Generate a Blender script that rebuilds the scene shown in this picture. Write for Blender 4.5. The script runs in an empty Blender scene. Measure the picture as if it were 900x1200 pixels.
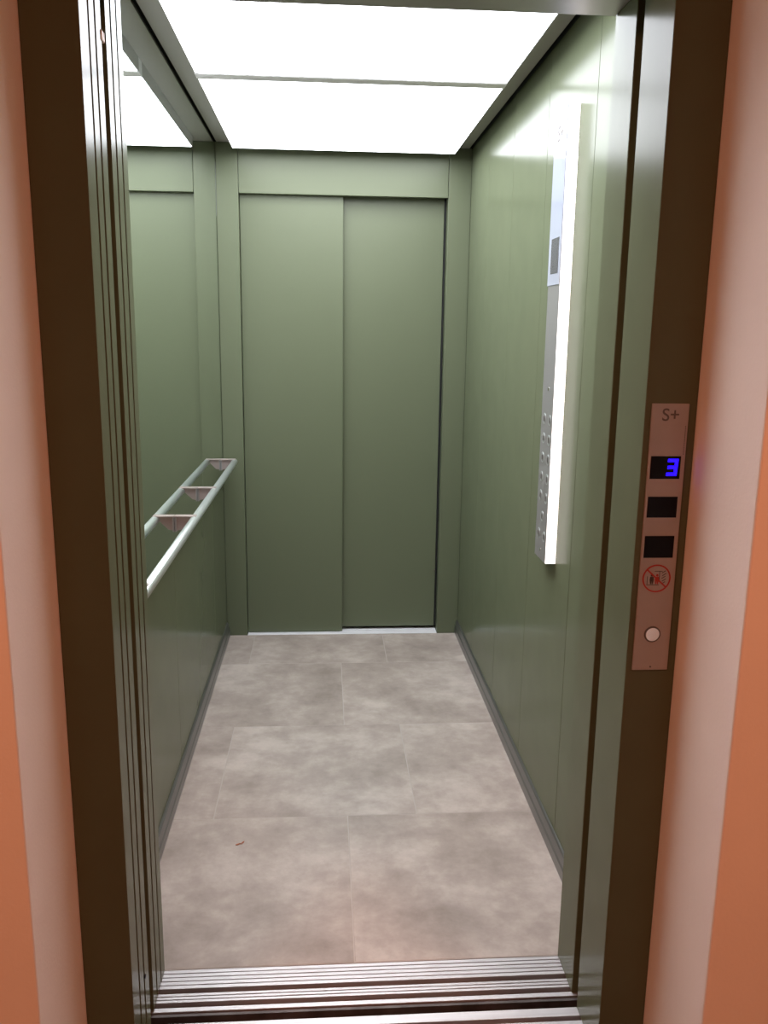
import bpy, bmesh, math, random
from mathutils import Vector, Matrix
random.seed(4)
S = bpy.context.scene
COL = S.collection

# ------------------------------------------------------------------ camera
CAM = (0.4614, -1.4304, 1.4209)
YAW, PITCH, ROLL, FPX = -0.0707, -0.2071, 0.0130, 1003.7
fw = Vector((-math.sin(YAW)*math.cos(PITCH), math.cos(YAW)*math.cos(PITCH), math.sin(PITCH)))
rt = fw.cross(Vector((0, 0, 1))).normalized()
up = rt.cross(fw)
cr, sr = math.cos(ROLL), math.sin(ROLL)
r2 = rt*cr + up*sr
u2 = up*cr - rt*sr
cd = bpy.data.cameras.new('camera')
cam = bpy.data.objects.new('camera', cd)
COL.objects.link(cam)
m3 = Matrix((r2, u2, -fw)).transposed()
cam.matrix_world = Matrix.Translation(CAM) @ m3.to_4x4()
cd.sensor_fit = 'HORIZONTAL'
cd.sensor_width = 36
cd.lens = 36*FPX/900
cd.clip_start = 0.02
S.camera = cam

# ------------------------------------------------------------------ light and exposure
w = bpy.data.worlds.new('world')
S.world = w
w.use_nodes = True
w.node_tree.nodes['Background'].inputs[0].default_value = (1.0, 0.45, 0.25, 1)
w.node_tree.nodes['Background'].inputs[1].default_value = 0.01
LIGHT_E = 7.4                                  # ceiling light panels of the car
LIGHT_C = (0.97, 1.0, 1.07)
HALL_C = (1.0, 0.37, 0.19)
for hx in (-0.75, 1.85):                       # unseen warm hall light, split in two so the reveals shade the jambs
    hl = bpy.data.lights.new('hall_warm_light', 'AREA')
    hl.shape = 'DISK'
    hl.size = 0.4
    hl.energy = 33
    hl.color = HALL_C
    ho = bpy.data.objects.new('hall_warm_light', hl)
    ho.location = (hx, -1.5, 2.56)
    COL.objects.link(ho)
S.view_settings.view_transform = 'Standard'
S.view_settings.look = 'None'
S.view_settings.gamma = 1
S.view_settings.exposure = 0.14
S.view_settings.use_curve_mapping = False


# ------------------------------------------------------------------ materials
def mat(name, col, rough=0.5, metal=0.0, coat=0.0, coat_r=0.1, bump=0.0, bscale=200.0, var=0.0,
        vscale=6.0, emis=None, estr=0.0, spec=0.5, stretch=None):
    m = bpy.data.materials.new(name)
    m.use_nodes = True
    nt = m.node_tree
    b = nt.nodes['Principled BSDF']
    b.inputs['Base Color'].default_value = (*col, 1)
    b.inputs['Roughness'].default_value = rough
    b.inputs['Metallic'].default_value = metal
    b.inputs['Coat Weight'].default_value = coat
    b.inputs['Coat Roughness'].default_value = coat_r
    b.inputs['Specular IOR Level'].default_value = spec
    tc = nt.nodes.new('ShaderNodeTexCoord')
    src = tc.outputs['Object']
    if stretch:
        mp = nt.nodes.new('ShaderNodeMapping')
        mp.inputs['Scale'].default_value = stretch
        nt.links.new(src, mp.inputs[0])
        src = mp.outputs[0]
    if var > 0:
        n = nt.nodes.new('ShaderNodeTexNoise')
        n.inputs['Scale'].default_value = vscale
        n.inputs['Detail'].default_value = 4
        nt.links.new(src, n.inputs['Vector'])
        r = nt.nodes.new('ShaderNodeValToRGB')
        r.color_ramp.elements[0].position = 0.3
        r.color_ramp.elements[1].position = 0.7
        r.color_ramp.elements[0].color = (*[c*(1-var) for c in col], 1)
        r.color_ramp.elements[1].color = (*[min(1, c*(1+var)) for c in col], 1)
        nt.links.new(n.outputs['Fac'], r.inputs[0])
        nt.links.new(r.outputs[0], b.inputs['Base Color'])
    if bump > 0:
        n2 = nt.nodes.new('ShaderNodeTexNoise')
        n2.inputs['Scale'].default_value = bscale
        n2.inputs['Detail'].default_value = 3
        nt.links.new(src, n2.inputs['Vector'])
        bp = nt.nodes.new('ShaderNodeBump')
        bp.inputs['Strength'].default_value = bump
        bp.inputs['Distance'].default_value = 0.002
        nt.links.new(n2.outputs['Fac'], bp.inputs['Height'])
        nt.links.new(bp.outputs[0], b.inputs['Normal'])
    if emis:
        b.inputs['Emission Color'].default_value = (*emis, 1)
        b.inputs['Emission Strength'].default_value = estr
    return m


GREEN = (0.125, 0.142, 0.086)
M = {}
M['green_gloss'] = mat('green_gloss_paint', GREEN, 0.2, spec=0.05, bump=0.015, bscale=28, var=0.03, vscale=9)
M['green_satin'] = mat('green_satin_paint', GREEN, 0.36, spec=0.3, bump=0.05, bscale=90)
M['dark_edge'] = mat('black_joint', (0.01, 0.01, 0.01), 0.8)
M['mirror'] = mat('mirror_glass', (0.86, 0.9, 0.86), 0.012, 1.0)
M['alu'] = mat('brushed_aluminium', (0.52, 0.49, 0.49), 0.42, 0.7, bump=0.12, bscale=60, stretch=(0.5, 20, 20), var=0.08)
M['track'] = mat('dark_track', (0.10, 0.085, 0.08), 0.55, 0.5, var=0.5, vscale=14)
M['steel'] = mat('brushed_steel', (0.34, 0.335, 0.33), 0.38, 0.5, bump=0.1, bscale=80, stretch=(1, 1, 12))
M['steel_warm'] = mat('satin_steel_plate', (0.46, 0.40, 0.36), 0.5, 0.45, var=0.06, vscale=14)
M['bracket'] = mat('satin_bracket_steel', (0.42, 0.35, 0.33), 0.35, 0.4)
M['header_steel'] = mat('satin_header_steel', (0.42, 0.39, 0.39), 0.3, 0.6)
M['polished'] = mat('polished_steel', (0.80, 0.76, 0.74), 0.12, 1.0)
M['rail'] = mat('satin_anodised_tube', (0.62, 0.67, 0.655), 0.3, 0.7)
M['mirror_steel'] = mat('white_glass_plate', (0.36, 0.385, 0.45), 0.08, 0.0, spec=0.12)
M['display_grey'] = mat('grey_display_glass', (0.10, 0.10, 0.115), 0.15)
M['engrave'] = mat('grey_engraving', (0.13, 0.11, 0.10), 0.6)
M['black_glass'] = mat('black_glass', (0.003, 0.003, 0.005), 0.3, spec=0.15)
M['blue'] = mat('blue_led', (0.0, 0.0, 0.1), 0.4, emis=(0.012, 0.002, 1.0), estr=2.2)
M['red'] = mat('red_print', (0.42, 0.03, 0.02), 0.5)
M['print_dark'] = mat('dark_print', (0.05, 0.035, 0.03), 0.6)
M['diffuser'] = mat('light_diffuser', (0.9, 0.9, 0.9), 0.5, emis=LIGHT_C, estr=LIGHT_E)
M['strip_led'] = mat('led_strip', (0.9, 0.9, 0.9), 0.5, emis=(1.0, 0.93, 0.90), estr=1.35)
M['ceil_frame'] = mat('grey_ceiling_metal', (0.42, 0.405, 0.375), 0.45, 0.0)
M['divider'] = mat('light_grey_bar', (0.8, 0.78, 0.78), 0.5)
M['skirt'] = mat('grey_metal_skirting', (0.17, 0.175, 0.165), 0.28, 0.7, bump=0.05)
M['plaster'] = mat('painted_plaster', (0.86, 0.77, 0.71), 0.85, bump=0.15, bscale=160, var=0.02, spec=0.2)
M['hall_white'] = mat('hall_white_paint', (0.78, 0.74, 0.70), 0.9)
M['hall_brown'] = mat('hall_brown_low_bounce', (0.10, 0.06, 0.035), 0.8)  # unseen hall walls coloured dark to cut light bounced onto the frame
M['sill_bright'] = mat('bright_threshold', (0.85, 0.84, 0.86), 0.4, 0.2)
M['hall_floor'] = mat('hall_floor_stone', (0.16, 0.12, 0.09), 0.5, var=0.1)
M['rubber'] = mat('pale_rubber', (0.75, 0.55, 0.45), 0.6)
M['leaf'] = mat('dry_leaf', (0.30, 0.09, 0.04), 0.7, var=0.4, vscale=120)


def tile_material():
    m = bpy.data.materials.new('taupe_stone_tile')
    m.use_nodes = True
    nt = m.node_tree
    L = nt.links
    b = nt.nodes['Principled BSDF']
    tc = nt.nodes.new('ShaderNodeTexCoord')
    geo = nt.nodes.new('ShaderNodeNewGeometry')
    mul = nt.nodes.new('ShaderNodeVectorMath')
    mul.operation = 'SCALE'
    mul.inputs[0].default_value = (13.0, 7.0, 5.0)
    L.new(geo.outputs['Random Per Island'], mul.inputs['Scale'])
    add = nt.nodes.new('ShaderNodeVectorMath')
    add.operation = 'ADD'
    L.new(tc.outputs['Object'], add.inputs[0])
    L.new(mul.outputs[0], add.inputs[1])

    def noise(scale, detail, rough, dist=0.0):
        n = nt.nodes.new('ShaderNodeTexNoise')
        n.inputs['Scale'].default_value = scale
        n.inputs['Detail'].default_value = detail
        n.inputs['Roughness'].default_value = rough
        n.inputs['Distortion'].default_value = dist
        L.new(add.outputs[0], n.inputs['Vector'])
        return n
    n1 = noise(2.6, 7, 0.66, 0.15)
    n2 = noise(30, 6, 0.72)
    n3 = noise(8.5, 4, 0.6, 0.0)
    mx = nt.nodes.new('ShaderNodeMath'); mx.operation = 'MULTIPLY_ADD'
    L.new(n2.outputs['Fac'], mx.inputs[0]); mx.inputs[1].default_value = 0.22
    L.new(n1.outputs['Fac'], mx.inputs[2])
    mx2 = nt.nodes.new('ShaderNodeMath'); mx2.operation = 'MULTIPLY_ADD'
    L.new(n3.outputs['Fac'], mx2.inputs[0]); mx2.inputs[1].default_value = 0.45
    L.new(mx.outputs[0], mx2.inputs[2])
    r = nt.nodes.new('ShaderNodeValToRGB')
    e = r.color_ramp.elements
    e[0].position = 0.62; e[0].color = (0.238, 0.194, 0.165, 1)
    e[1].position = 1.05; e[1].color = (0.47, 0.405, 0.355, 1)
    e2 = e.new(0.82); e2.color = (0.345, 0.288, 0.250, 1)
    L.new(mx2.outputs[0], r.inputs[0])
    L.new(r.outputs[0], b.inputs['Base Color'])
    b.inputs['Roughness'].default_value = 0.55
    bp = nt.nodes.new('ShaderNodeBump')
    bp.inputs['Strength'].default_value = 0.15
    bp.inputs['Distance'].default_value = 0.001
    L.new(n2.outputs['Fac'], bp.inputs['Height'])
    L.new(bp.outputs[0], b.inputs['Normal'])
    return m


M['tile'] = tile_material()
M['grout'] = mat('grey_grout', (0.42, 0.37, 0.33), 0.9)


# ------------------------------------------------------------------ helpers
def bx(bm, x0, x1, y0, y1, z0, z1, bev=0.0, seg=2, mi=0):
    vs = [bm.verts.new((x, y, z)) for x in (x0, x1) for y in (y0, y1) for z in (z0, z1)]
    fs = []
    for q in ((0, 1, 3, 2), (4, 6, 7, 5), (0, 4, 5, 1), (2, 3, 7, 6), (0, 2, 6, 4), (1, 5, 7, 3)):
        f = bm.faces.new([vs[i] for i in q])
        f.material_index = mi
        fs.append(f)
    bmesh.ops.recalc_face_normals(bm, faces=fs)
    if bev > 0:
        es = list({e for f in fs for e in f.edges})
        r = bmesh.ops.bevel(bm, geom=es, offset=bev, segments=seg, affect='EDGES', profile=0.5)
        for f in r['faces']:
            f.material_index = mi
    return vs


def prism(bm, pts, axis, a, b, mi=0):
    """extrude a 2D outline along an axis. axis 0: pts are (y,z); 1: (x,z); 2: (x,y)."""
    def P(u, v, w):
        return ((w, u, v), (u, w, v), (u, v, w))[axis]
    A = [bm.verts.new(P(u, v, a)) for u, v in pts]
    B = [bm.verts.new(P(u, v, b)) for u, v in pts]
    fs = [bm.faces.new(A), bm.faces.new(B)]
    n = len(pts)
    for i in range(n):
        fs.append(bm.faces.new((A[i], A[(i+1) % n], B[(i+1) % n], B[i])))
    for f in fs:
        f.material_index = mi
    bmesh.ops.recalc_face_normals(bm, faces=fs)
    return fs


def disc(bm, c, r, axis, d0, d1, n=32, r_in=None):
    """cylinder (or ring when r_in) around an axis through c; depth from d0 to d1 along that axis."""
    def P(a, rad, w):
        u, v = math.cos(a)*rad, math.sin(a)*rad
        if axis == 0: return (w, c[0]+u, c[1]+v)
        if axis == 1: return (c[0]+u, w, c[1]+v)
        return (c[0]+u, c[1]+v, w)
    ring = lambda rad, w: [bm.verts.new(P(2*math.pi*i/n, rad, w)) for i in range(n)]
    fs = []
    o0, o1 = ring(r, d0), ring(r, d1)
    for i in range(n):
        j = (i+1) % n
        fs.append(bm.faces.new((o0[i], o0[j], o1[j], o1[i])))
    if r_in is None:
        fs += [bm.faces.new(o0), bm.faces.new(o1)]
    else:
        i0, i1 = ring(r_in, d0), ring(r_in, d1)
        for i in range(n):
            j = (i+1) % n
            fs.append(bm.faces.new((i0[i], i0[j], i1[j], i1[i])))
            fs.append(bm.faces.new((o0[i], o0[j], i0[j], i0[i])))
            fs.append(bm.faces.new((o1[i], o1[j], i1[j], i1[i])))
    bmesh.ops.recalc_face_normals(bm, faces=fs)
    return fs


def obj(name, bm, mats, parent=None, smooth=False):
    me = bpy.data.meshes.new(name)
    bm.to_mesh(me)
    bm.free()
    if not isinstance(mats, (list, tuple)):
        mats = [mats]
    for m in mats:
        me.materials.append(m)
    if smooth:
        for p in me.polygons:
            p.use_smooth = True
    o = bpy.data.objects.new(name, me)
    COL.objects.link(o)
    if parent:
        o.parent = parent
        o.matrix_parent_inverse = Matrix.Translation(-parent.location)
    return o


def tag(o, label, cat, group=None, kind=None):
    o['label'] = label
    o['category'] = cat
    if group: o['group'] = group
    if kind: o['kind'] = kind
    return o


def thing(name, loc, label, cat, group=None, kind=None):
    o = bpy.data.objects.new(name, None)
    o.empty_display_size = 0.05
    o.location = loc
    COL.objects.link(o)
    return tag(o, label, cat, group, kind)


def box(name, m, parent, *a, bev=0.0):
    bm = bmesh.new()
    bx(bm, *a, bev=bev)
    return obj(name, bm, m, parent)


def text_mesh(s, size, m, name, parent, frame, depth=0.0004):
    """text -> mesh; frame = (origin, ux, uy) in world."""
    cu = bpy.data.curves.new('tmp_text', 'FONT')
    cu.body = s
    cu.size = size
    cu.extrude = depth
    cu.offset = size*0.006
    cu.align_x = 'CENTER'
    cu.align_y = 'CENTER'
    to = bpy.data.objects.new('tmp_text', cu)
    COL.objects.link(to)
    dg = bpy.context.evaluated_depsgraph_get()
    me = bpy.data.meshes.new_from_object(to.evaluated_get(dg))
    bpy.data.objects.remove(to)
    me.materials.clear()
    me.materials.append(m)
    o_, ux, uy = [Vector(v) for v in frame]
    uz = ux.cross(uy)
    R = Matrix((ux, uy, uz)).transposed().to_4x4()
    me.transform(Matrix.Translation(o_) @ R)
    me.name = name
    o = bpy.data.objects.new(name, me)
    COL.objects.link(o)
    if parent:
        o.parent = parent
        o.matrix_parent_inverse = Matrix.Translation(-parent.location)
    return o


# ------------------------------------------------------------------ the car: floor
W, Y0, Y1, H = 1.1, 0.284, 2.475, 2.2
G = 0.0016
bm = bmesh.new()
bx(bm, 0.0, W, Y0, Y1, -0.03, -0.0006, mi=1)
rows = [(Y0, 0.898, (0.529,)), (0.898, 1.504, (0.131, 0.737)), (1.504, 2.110, (0.532,)), (2.110, Y1, (0.131, 0.735))]
for (ya, yb, js) in rows:
    xs = [0.0, *js, W]
    for a, b_ in zip(xs[:-1], xs[1:]):
        bx(bm, a + (G if a > 0 else 0), b_ - (G if b_ < W else 0), ya + G, yb - G*0.5, -0.012, 0.0, bev=0.0006, seg=1)
tag(obj('floor', bm, [M['tile'], M['grout']]), 'floor of large taupe stone-look tiles inside the lift car', 'floor', kind='structure')

# ------------------------------------------------------------------ walls of the car
SEAMS = [Y0, 0.690, 1.147, 1.604, 2.055, Y1]
def clad_wall(name, xin, xout, z0, z1, label):
    bm = bmesh.new()
    lo, hi = min(xin, xout), max(xin, xout)
    s = 1 if xout > xin else -1
    bx(bm, *sorted((xin + s*0.004, xout)), Y0, Y1, z0, z1)
    for a, b_ in zip(SEAMS[:-1], SEAMS[1:]):
        bx(bm, *sorted((xin, xin + s*0.0045)), a + 0.0008, b_ - 0.0008, z0, z1, bev=0.0013, seg=2)
    return tag(obj(name, bm, M['green_gloss']), label, 'wall', kind='structure')
clad_wall('wall_right', W, W+0.03, 0.0, H, 'glossy sage green metal panelled wall carrying the button panel')
MB = 0.757
clad_wall('wall_left', 0.0, -0.03, 0.0, MB, 'glossy sage green panelled lower wall under the mirror')
bm = bmesh.new()
bx(bm, -0.03, -0.006, Y0, Y1, MB, H)
tag(obj('wall_left', bm, M['green_satin']), 'green wall backing behind the mirror', 'wall', kind='structure')

# baseboards: folded metal with a sloping toe
def skirting(name, x, s, label):
    bm = bmesh.new()
    prof = [(0, 0), (0.013, 0), (0.013, 0.030), (0.010, 0.036), (0.007, 0.058), (0.004, 0.063), (0, 0.065)]
    prism(bm, [(x + s*u, v) for u, v in prof], 1, Y0 + 0.001, Y1 - 0.001)
    tag(obj(name, bm, M['skirt']), label, 'baseboard', kind='structure')
skirting('baseboard_left', 0.0, 1, 'grey metal skirting under the mirror wall')
skirting('baseboard_right', W, -1, 'grey metal skirting under the button panel wall')

# ceiling: a grey sheet with a black shadow gap along both long walls
bm = bmesh.new()
bx(bm, 0.007, W-0.013, Y0, Y1, H, H+0.012)
bx(bm, -0.03, W+0.03, Y0-0.03, Y1+0.12, H+0.05, H+0.07, mi=1)
bx(bm, -0.03, -0.006, Y0, Y1, H, H+0.05, mi=1)
bx(bm, W+0.002, W+0.03, Y0, Y1, H, H+0.05, mi=1)
tag(obj('ceiling', bm, [M['ceil_frame'], M['dark_edge']]), 'grey metal ceiling margin around the bright light panels', 'ceiling', kind='structure')

# ------------------------------------------------------------------ back entrance: columns, header, two sliding panels
bm = bmesh.new(); bx(bm, 0.0, 0.094, Y1, Y1+0.075, 0.0, H, bev=0.002)
tag(obj('trim_1', bm, M['green_satin']), 'green column left of the back doors', 'column', kind='structure')
bm = bmesh.new(); bx(bm, 1.002, W, Y1, Y1+0.075, 0.0, H, bev=0.002)
tag(obj('trim_2', bm, M['green_satin']), 'green column right of the back doors', 'column', kind='structure')
bm = bmesh.new(); bx(bm, 0.0955, 1.0005, Y1+0.002, Y1+0.03, 1.996, H, bev=0.0015)
tag(obj('trim_3', bm, M['green_satin']), 'green header panel above the back doors', 'door header', kind='structure')
bm = bmesh.new()
bx(bm, -0.03, W+0.03, Y1+0.112, Y1+0.13, -0.03, H+0.05)
tag(obj('wall_back', bm, M['dark_edge']), 'dark shaft side behind the back doors', 'wall', kind='structure')

d1 = thing('door_1', (0.55, Y1+0.04, 0.0), 'closed two-panel sage green sliding door at the back of the lift car', 'door', kind='structure')
bm = bmesh.new(); bx(bm, 0.096, 0.545, Y1+0.032, Y1+0.058, 0.004, 2.03, bev=0.0015)
obj('door_panel', bm, M['green_satin'], d1)
bm = bmesh.new(); bx(bm, 0.50, 0.9935, Y1+0.064, Y1+0.09, 0.016, 2.03, bev=0.0015)
obj('door_panel', bm, M['green_satin'], d1)
bm = bmesh.new(); bx(bm, 0.9955, 0.9985, Y1+0.05, Y1+0.09, 0.02, 1.99)
obj('gap_shade', bm, M['dark_edge'], d1)  # black strip put in for the shade of the gap beside the panel
bm = bmesh.new(); disc(bm, (0.9905, 0.30), 0.004, 1, Y1+0.061, Y1+0.064, n=16)
obj('guide_pin', bm, M['polished'], d1)

# back sill
bs = thing('door_sill', (0.55, Y1+0.05, 0.0), 'bright metal threshold strip under the closed back doors', 'door sill')
bm = bmesh.new()
bx(bm, 0.095, 1.001, Y1+0.001, Y1+0.028, -0.02, 0.001, bev=0.0008)
bx(bm, 0.095, 1.001, Y1+0.0305, Y1+0.06, -0.02, 0.001, bev=0.0008)
bx(bm, 0.095, 1.001, Y1+0.0625, Y1+0.105, -0.02, 0.001, bev=0.0008)
obj('sill_plate', bm, M['sill_bright'], bs)

# ------------------------------------------------------------------ mirror
mr = thing('mirror', (0.0, 1.4, MB), 'wall-wide mirror on the left wall above the handrail', 'mirror')
bm = bmesh.new(); bx(bm, -0.0055, 0.0, Y0+0.004, Y1-0.003, MB+0.001, H-0.004)
obj('mirror_glass', bm, M['mirror'], mr)
bm = bmesh.new(); bx(bm, -0.0052, 0.0006, Y1-0.003, Y1-0.0008, 1.90, 2.12)
obj('edge_glint', bm, M['skirt'], mr)  # short strip put in for the glint along the mirror's edge

# ------------------------------------------------------------------ handrail
RX, RZ, RR = 0.060, 0.845, 0.0135
hr = thing('handrail', (0.0, 1.4, RZ), 'slim silver tubular handrail on the mirror wall', 'handrail')
bm = bmesh.new()
n = 24
ys = [(0.34, 0), (0.34, RR*0.85), (0.342, RR), (2.395, RR), (2.397, RR*0.85), (2.397, 0)]
rings = []
for (y, r) in ys:
    if r == 0: rings.append([bm.verts.new((RX, y, RZ))])
    else: rings.append([bm.verts.new((RX+math.cos(2*math.pi*i/n)*r, y, RZ+math.sin(2*math.pi*i/n)*r)) for i in range(n)])
for A, B in zip(rings[:-1], rings[1:]):
    for i in range(n):
        j = (i+1) % n
        if len(A) == 1: bm.faces.new((A[0], B[i], B[j]))
        elif len(B) == 1: bm.faces.new((A[i], A[j], B[0]))
        else: bm.faces.new((A[i], A[j], B[j], B[i]))
bmesh.ops.recalc_face_normals(bm, faces=bm.faces)
obj('rail_tube', bm, M['rail'], hr, smooth=True)
for yb in (0.45, 1.19, 1.68, 2.385):
    d = 0.013
    bm = bmesh.new()
    bx(bm, 0.0005, 0.066, yb-d, yb+d, RZ+0.0105, RZ+0.0145, bev=0.0008)             # flat top plate
    prism(bm, [(0.001, RZ+0.0105), (0.056, RZ+0.0105), (0.047, RZ-0.004), (0.020, RZ-0.030), (0.001, RZ-0.034)], 1, yb-0.0035, yb+0.0015)
    b_ = obj('bracket', bm, M['bracket'], hr)
    bm = bmesh.new()
    bx(bm, 0.0005, 0.006, yb-0.011, yb+0.011, RZ-0.036, RZ+0.010, bev=0.001)
    obj('wall_plate', bm, M['steel'], b_)

# ------------------------------------------------------------------ ceiling lights
def ceiling_light(ya, yb, label):
    t = thing('ceiling_light', (0.5475, (ya+yb)/2, H), label, 'ceiling light', 'ceiling light panels')
    x0, x1, z = 0.080, 1.015, 2.160
    bm = bmesh.new()
    f = 0.004
    bx(bm, x0, x0+f, ya, yb, z, H); bx(bm, x1-f, x1, ya, yb, z, H)
    bx(bm, x0+f, x1-f, ya, ya+f, z, H); bx(bm, x0+f, x1-f, yb-f, yb, z, H)
    obj('frame', bm, M['ceil_frame'], t)
    bm = bmesh.new(); bx(bm, x0+f, x1-f, ya+f, yb-f, z+0.0, z+0.008)
    obj('diffuser', bm, M['diffuser'], t)
ceiling_light(0.345, 1.338, 'large bright white ceiling light panel nearer the open door')
ceiling_light(1.388, 2.392, 'large bright white ceiling light panel nearer the closed back doors')
bm = bmesh.new(); bx(bm, 0.0802, 1.0148, 1.3385, 1.3875, 2.158, H, bev=0.001)
tag(obj('light_divider', bm, M['divider']), 'thin grey metal bar between the two ceiling light panels', 'divider bar')

# ------------------------------------------------------------------ car operating panel
cy0, cy1, cz0, cz1, cx = 0.826, 0.946, 0.797, 1.985, W-0.030
cp = thing('control_panel', (W, (cy0+cy1)/2, cz0), 'tall slim steel button panel with glowing edge on the right wall', 'control panel')
bm = bmesh.new(); bx(bm, cx, W-0.0005, cy0+0.004, cy1, cz0, cz1, bev=0.0012)
obj('housing', bm, M['steel'], cp)
bm = bmesh.new(); bx(bm, cx+0.001, W-0.0008, cy0, cy0+0.004, cz0+0.001, cz1-0.001)
obj('light_strip', bm, M['strip_led'], cp)
bm = bmesh.new(); bx(bm, cx-0.002, cx+0.0002, cy0+0.0035, cy1+0.001, 1.548, cz1+0.001, bev=0.0008)
up_ = obj('display_plate', bm, M['mirror_steel'], cp)
bm = bmesh.new(); bx(bm, cx-0.0026, cx-0.0018, 0.846, 0.921, 1.578, 1.668)
obj('screen', bm, M['display_grey'], up_)
text_mesh('S+', 0.055, M['engrave'], 'lettering', up_, ((cx-0.0022, 0.886, 1.925), (0, -1, 0), (0, 0, 1)))
YL, YR = 0.912, 0.854
btns = [(YL, 1.192), (YR, 1.192), (YL, 1.138), (YR, 1.138), (YL, 1.084), (YR, 1.084), (YL, 1.030), (YR, 1.030), (YL, 0.977), (YR, 0.977),
        (0.883, 0.921), (YL, 0.868), (YR, 0.868)]
for i, (y, z) in enumerate(btns):
    bm = bmesh.new()
    disc(bm, (y, z), 0.0150, 0, cx-0.0006, cx+0.0002, n=28, r_in=0.0120)
    b_ = obj('button_bezel', bm, M['rail'], cp)
    bm = bmesh.new()
    disc(bm, (y, z), 0.0105, 0, cx-0.0009, cx+0.0002, n=28)
    b2 = obj('button', bm, M['steel'], cp)
    bm = bmesh.new()
    w_ = 0.0042 if y == YL else 0.0026
    bx(bm, cx-0.0013, cx-0.0008, y-w_, y+w_, z-0.0065, z+0.0065)
    obj('button_mark', bm, M['print_dark'], b2)
bm = bmesh.new(); disc(bm, (0.884, 1.275), 0.0055, 0, cx-0.0012, cx+0.0002, n=20)
obj('indicator', bm, M['polished'], cp)
bm = bmesh.new(); disc(bm, (0.884, 0.825), 0.0045, 0, cx-0.0008, cx+0.0002, n=20)
obj('key_hole', bm, M['polished'], cp)

# ------------------------------------------------------------------ front of the car: posts, header, sill, parked doors
bm = bmesh.new(); bx(bm, 1.003, W, 0.166, Y0, 0.0, 2.2, bev=0.002)
tag(obj('trim_4', bm, M['green_gloss']), 'green car post right of the opening behind the dark gap', 'door post', kind='structure')
bm = bmesh.new(); bx(bm, 0.0, 0.0985, 0.2465, Y0, 0.0, 2.2, bev=0.0007)
tag(obj('trim_5', bm, M['green_gloss']), 'green car post left of the opening beside the parked doors', 'door post', kind='structure')
bm = bmesh.new(); bx(bm, 0.100, 1.0025, 0.166, Y0, 2.0, 2.2, bev=0.003)
tag(obj('trim_6', bm, M['header_steel']), 'grey metal car header over the open entrance in front of the light panels', 'door header', kind='structure')

def parked(y0, y1, x1, label, bumper=False):
    t = thing('sliding_door_panel', (x1-0.24, (y0+y1)/2, 0.008), label, 'door panel', 'parked sliding door panels')
    bm = bmesh.new(); bx(bm, x1-0.48, x1, y0, y1, 0.006, 2.04, bev=0.0007)
    obj('panel', bm, M['green_gloss'], t)
    bm = bmesh.new(); bx(bm, x1-0.40, x1-0.02, (y0+y1)/2-0.004, (y0+y1)/2+0.004, -0.003, 0.006)
    obj('guide_shoe', bm, M['dark_edge'], t)
    return t
parked(0.203, 0.238, 0.0985, 'green car door panel edge next to the left car post')
parked(0.160, 0.193, 0.0985, 'green car door panel edge just beyond the dark gap')
pl = parked(0.090, 0.124, 0.0995, 'green landing door panel edge just before the dark gap')
parked(0.049, 0.080, 0.0995, 'green landing door panel edge next to the landing jamb')
bm = bmesh.new(); bx(bm, 0.094, 0.1012, 0.119, 0.140, 1.880, 1.897, bev=0.002)
tb = obj('bumper', bm, M['rubber'], pl); tb['label'] = 'small pale rubber bumper'
bm = bmesh.new(); disc(bm, (0.0915, 0.147), 0.004, 0, 0.0985, 0.1012, n=16)
obj('screw', bm, M['dark_edge'], pl)

# sills: extruded profiles, ridges and tracks
def sill(name, ya, yb, ridges, label, x0, x1, zt=0.0):
    t = thing(name, ((x0+x1)/2, (ya+yb)/2, -0.03), label, 'door sill')
    bm = bmesh.new(); bx(bm, x0, x1, ya, yb, -0.03, zt-0.012)
    obj('track_bed', bm, M['track'], t)
    bm = bmesh.new()
    for (a, b_) in ridges:
        bx(bm, x0, x1, a, b_, zt-0.014, zt, bev=0.001, seg=2)
    obj('ridged_plate', bm, M['alu'], t)
    return t
def fine(a, b_, k, g=0.0022):
    s = (b_-a)/k
    return [(a+i*s+g/2, a+(i+1)*s-g/2) for i in range(k)]
sill('door_sill', 0.158, Y0-0.001, fine(0.158, 0.172, 1)+fine(0.184, 0.212, 3)+fine(0.224, 0.283, 5),
     'ridged aluminium car threshold with two door tracks', 0.0, W)
bm = bmesh.new(); bx(bm, 0.0, W, 0.150, 0.157, -0.09, -0.004)
tag(obj('toe_guard', bm, M['track']), 'dark steel apron under the car threshold edge', 'apron')
sill('door_sill', 0.006, 0.128, fine(0.102, 0.128, 1)+fine(0.062, 0.092, 2)+fine(0.008, 0.052, 4),
     'landing threshold, a bright metal strip at the bottom of the photo', 0.0, 1.1)
bm = bmesh.new(); bx(bm, 0.0, W, 0.10, 0.157, -0.12, -0.09)  # black plate added for the shade deep in the gap
tag(obj('trim_7', bm, M['dark_edge']), 'black plate for the shade in the gap between car and landing', 'gap', kind='structure')

# ------------------------------------------------------------------ landing door frame
lf = thing('door_frame', (0.55, 0.02, 0.0), 'dark painted metal landing door frame around the lift opening', 'door frame')
FX0, FX1 = 0.0125, 1.092
bm = bmesh.new(); bx(bm, FX0, 0.1, -0.012, 0.038, 0.0, 2.1, bev=0.001)
obj('jamb', bm, M['green_gloss'], lf)
bm = bmesh.new(); bx(bm, 1.002, FX1, -0.012, 0.126, 0.0, 2.1, bev=0.0015)
obj('jamb', bm, M['green_gloss'], lf)
bm = bmesh.new(); bx(bm, 0.1005, 1.0015, -0.012, 0.126, 2.0, 2.1, bev=0.0015)
obj('header', bm, M['green_gloss'], lf)

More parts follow.
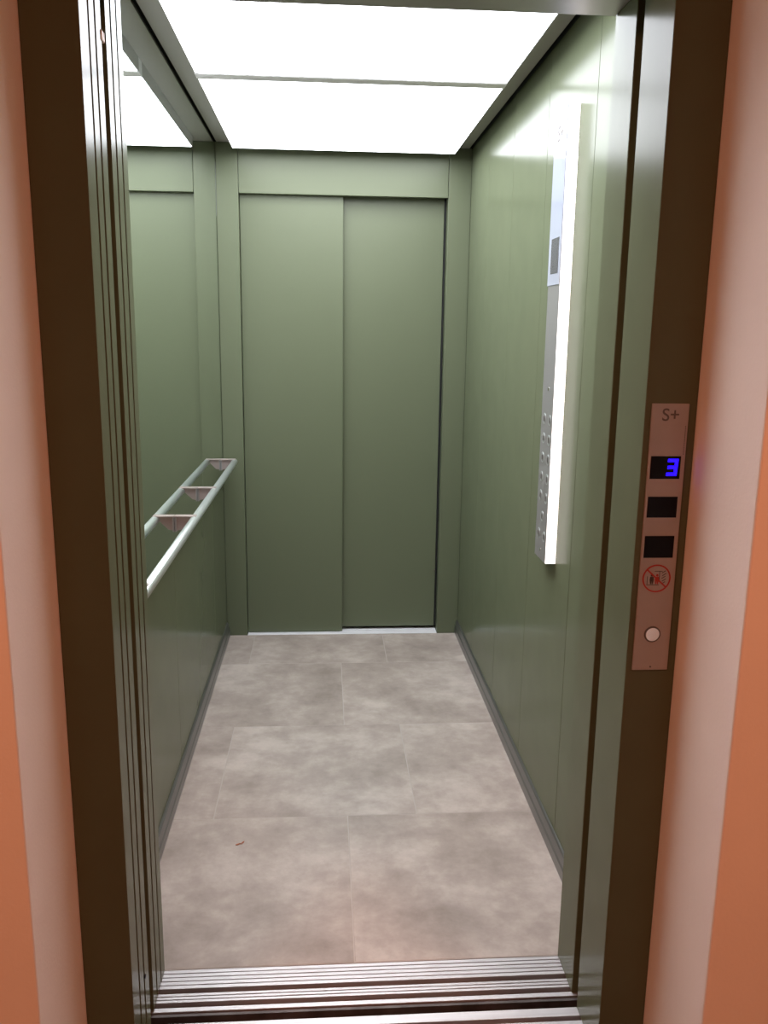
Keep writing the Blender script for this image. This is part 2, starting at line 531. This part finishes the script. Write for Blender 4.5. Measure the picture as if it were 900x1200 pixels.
# ------------------------------------------------------------------ landing wall with its opening, and the hall
bm = bmesh.new()
HZ = 2.6
bx(bm, -1.6, FX0-0.0005, -0.24, 0.036, 0.0, HZ, bev=0.003)
bx(bm, FX1+0.0005, 2.7, -0.24, 0.05, 0.0, HZ, bev=0.003)
bx(bm, FX0-0.0005, FX1+0.0005, -0.24, 0.05, 2.1, HZ)
tag(obj('wall_front', bm, M['plaster']), 'pale plastered hall wall whose reveals flank the dark door frame', 'wall', kind='structure')
bm = bmesh.new(); bx(bm, -1.6, 2.7, -3.2, -0.24, -0.03, 0.0); bx(bm, FX0, FX1, -0.24, 0.005, -0.03, 0.0)
tag(obj('floor', bm, M['hall_floor']), 'hall floor in front of the lift', 'floor', kind='structure')
bm = bmesh.new(); bx(bm, -1.6, 2.7, -3.2, -0.24, HZ, HZ+0.05)
tag(obj('ceiling', bm, M['hall_white']), 'hall ceiling in front of the lift', 'ceiling', kind='structure')
bm = bmesh.new(); bx(bm, -1.6, 2.7, -3.25, -3.2, 0.0, HZ)
tag(obj('wall_rear', bm, M['hall_brown']), 'hall wall opposite the lift', 'wall', kind='structure')
bm = bmesh.new(); bx(bm, -1.65, -1.6, -3.2, -0.24, 0.0, HZ)
tag(obj('wall_hall_left', bm, M['hall_brown']), 'hall wall at the left end', 'wall', kind='structure')
bm = bmesh.new(); bx(bm, 2.7, 2.75, -3.2, -0.24, 0.0, HZ)
tag(obj('wall_hall_right', bm, M['hall_brown']), 'hall wall at the right end', 'wall', kind='structure')

# ------------------------------------------------------------------ landing call panel
py = -0.012
lp = thing('call_panel', (1.045, py, 0.83), 'narrow steel call panel with blue floor display on the right door jamb', 'call panel')
bm = bmesh.new(); bx(bm, 1.0125, 1.0775, py-0.003, py-0.0001, 0.831, 1.309, bev=0.0008)
obj('face_plate', bm, M['steel_warm'], lp)
pf = py-0.003
wins = [(1.180, 1.2195), (1.112, 1.149), (1.040, 1.0795)]
for i, (a, b_) in enumerate(wins):
    bm = bmesh.new(); bx(bm, 1.0175, 1.0700, pf-0.0006, pf+0.0005, a, b_, bev=0.0004)
    s_ = obj('display' if i == 0 else 'dark_window', bm, M['black_glass'], lp)
    if i == 0:
        s_['label'] = 'black display showing a blue 3'
        bm = bmesh.new()
        dx0, dx1, t_ = 1.0455, 1.0640, 0.0058
        dz0, dz1 = a+0.0055, b_-0.0045
        zm = (dz0+dz1)/2
        sh = 0.002
        def seg(x0, x1, z0, z1):
            f = lambda x, z: (x + sh*(z-dz0)/(dz1-dz0), z)
            prism(bm, [f(x0, z0), f(x1, z0), f(x1, z1), f(x0, z1)], 1, pf-0.0010, pf-0.0005)
        seg(dx0, dx1, dz1-t_, dz1); seg(dx0+0.001, dx1, zm-t_/2, zm+t_/2); seg(dx0, dx1, dz0, dz0+t_)
        seg(dx1-t_, dx1, dz0+t_, zm-t_/2); seg(dx1-t_, dx1, zm+t_/2, dz1-t_)
        obj('numeral', bm, M['blue'], s_)
text_mesh('S+', 0.030, M['engrave'], 'lettering', lp, ((1.046, pf-0.0002, 1.289), (1, 0, 0), (0, 0, 1)))
bm = bmesh.new()
for k in range(14):
    z = 1.222 + k*0.0036
    bx(bm, 1.0728, 1.0740, pf-0.0003, pf+0.0002, z, z+0.0022+0.0008*random.random())
obj('fine_print', bm, M['engrave'], lp)
# prohibition sign
sx, sz = 1.0440, 1.0025
bm = bmesh.new()
disc(bm, (sx, sz), 0.0255, 1, pf-0.0005, pf+0.0002, n=48, r_in=0.0228)
c45 = math.cos(math.radians(42)); s45 = math.sin(math.radians(42))
def bar(bm, cx_, cz_, ang, L, t, d0=pf-0.0006, d1=pf+0.0002):
    c_, s_ = math.cos(ang), math.sin(ang)
    pts = [(cx_+c_*u-s_*v, cz_+s_*u+c_*v) for u, v in ((-L/2, -t/2), (L/2, -t/2), (L/2, t/2), (-L/2, t/2))]
    prism(bm, pts, 1, d0, d1)
bar(bm, sx, sz, math.radians(-42), 0.0465, 0.0028)
sg = obj('prohibition_sign', bm, M['red'], lp)
sg['label'] = 'red circle with slash over people and flames'
bm = bmesh.new()
q = pf-0.0004
def figure(x, lean):
    disc(bm, (x, sz+0.0058), 0.0022, 1, q, pf+0.0002, n=14)
    prism(bm, [(x-0.0030, sz+0.003), (x+0.0030, sz+0.003), (x+0.0036, sz-0.003), (x+0.0022, sz-0.0105), (x+0.0006, sz-0.0105),
               (x, sz-0.004), (x-0.0006, sz-0.0105), (x-0.0022, sz-0.0105), (x-0.0036, sz-0.003)], 1, q, pf+0.0002)
figure(sx-0.0085, 0)
for (a0, b0, c0, d0) in ((-0.017, 0.005, -0.0125, -0.0115), (-0.004, 0.010, 0.0125, 0.0135), (-0.017, -0.016, -0.0125, 0.004), (0.0045, 0.0055, -0.004, 0.0125)):
    bx(bm, sx+a0, sx+b0, q, pf+0.0002, sz+c0, sz+d0)
for k in range(5):
    bar(bm, sx+0.0125+0.001*(k % 2), sz+0.012-0.005*k, math.radians(32), 0.008, 0.0011, q)
obj('pictogram', bm, M['print_dark'], sg)
bm = bmesh.new()
figure(sx+0.001, 0)
obj('pictogram', bm, M['red'], sg)
# round button
bm = bmesh.new(); disc(bm, (1.0445, 0.899), 0.0150, 1, pf-0.0008, pf+0.0002, n=40, r_in=0.0122)
rb = obj('button_bezel', bm, M['engrave'], lp)
bm = bmesh.new(); disc(bm, (1.0445, 0.899), 0.0122, 1, pf-0.0018, pf+0.0002, n=40)
obj('button', bm, M['polished'], lp)
bm = bmesh.new(); disc(bm, (1.0455, 0.8375), 0.0018, 1, pf-0.0008, pf+0.0002, n=16)
obj('screw', bm, M['engrave'], lp)

# ------------------------------------------------------------------ small litter
bm = bmesh.new()
for (x, y, a, L, wd) in ((0.216, 0.763, 0.5, 0.016, 0.006), (0.229, 0.772, 0.9, 0.013, 0.005)):
    c_, s_ = math.cos(a), math.sin(a)
    top, bot = [], []
    outline = [(-1, 0), (-0.5, -0.8), (0.2, -1), (1, 0.1), (0.3, 0.9), (-0.5, 0.7)]
    pts = [(x + c_*u*L/2 - s_*v*wd/2, y + s_*u*L/2 + c_*v*wd/2) for u, v in outline]
    fs = prism(bm, pts, 2, 0.0002, 0.0014)
    for v in {v for f in fs for v in f.verts}:
        dd = math.hypot(v.co.x-x, v.co.y-y)
        v.co.z += dd*0.25
bx(bm, 0.219, 0.228, 0.765, 0.7665, 0.0003, 0.0015)
tag(obj('leaf_fragment', bm, M['leaf']), 'tiny reddish dried leaf scrap on the floor tile nearest the door', 'litter')
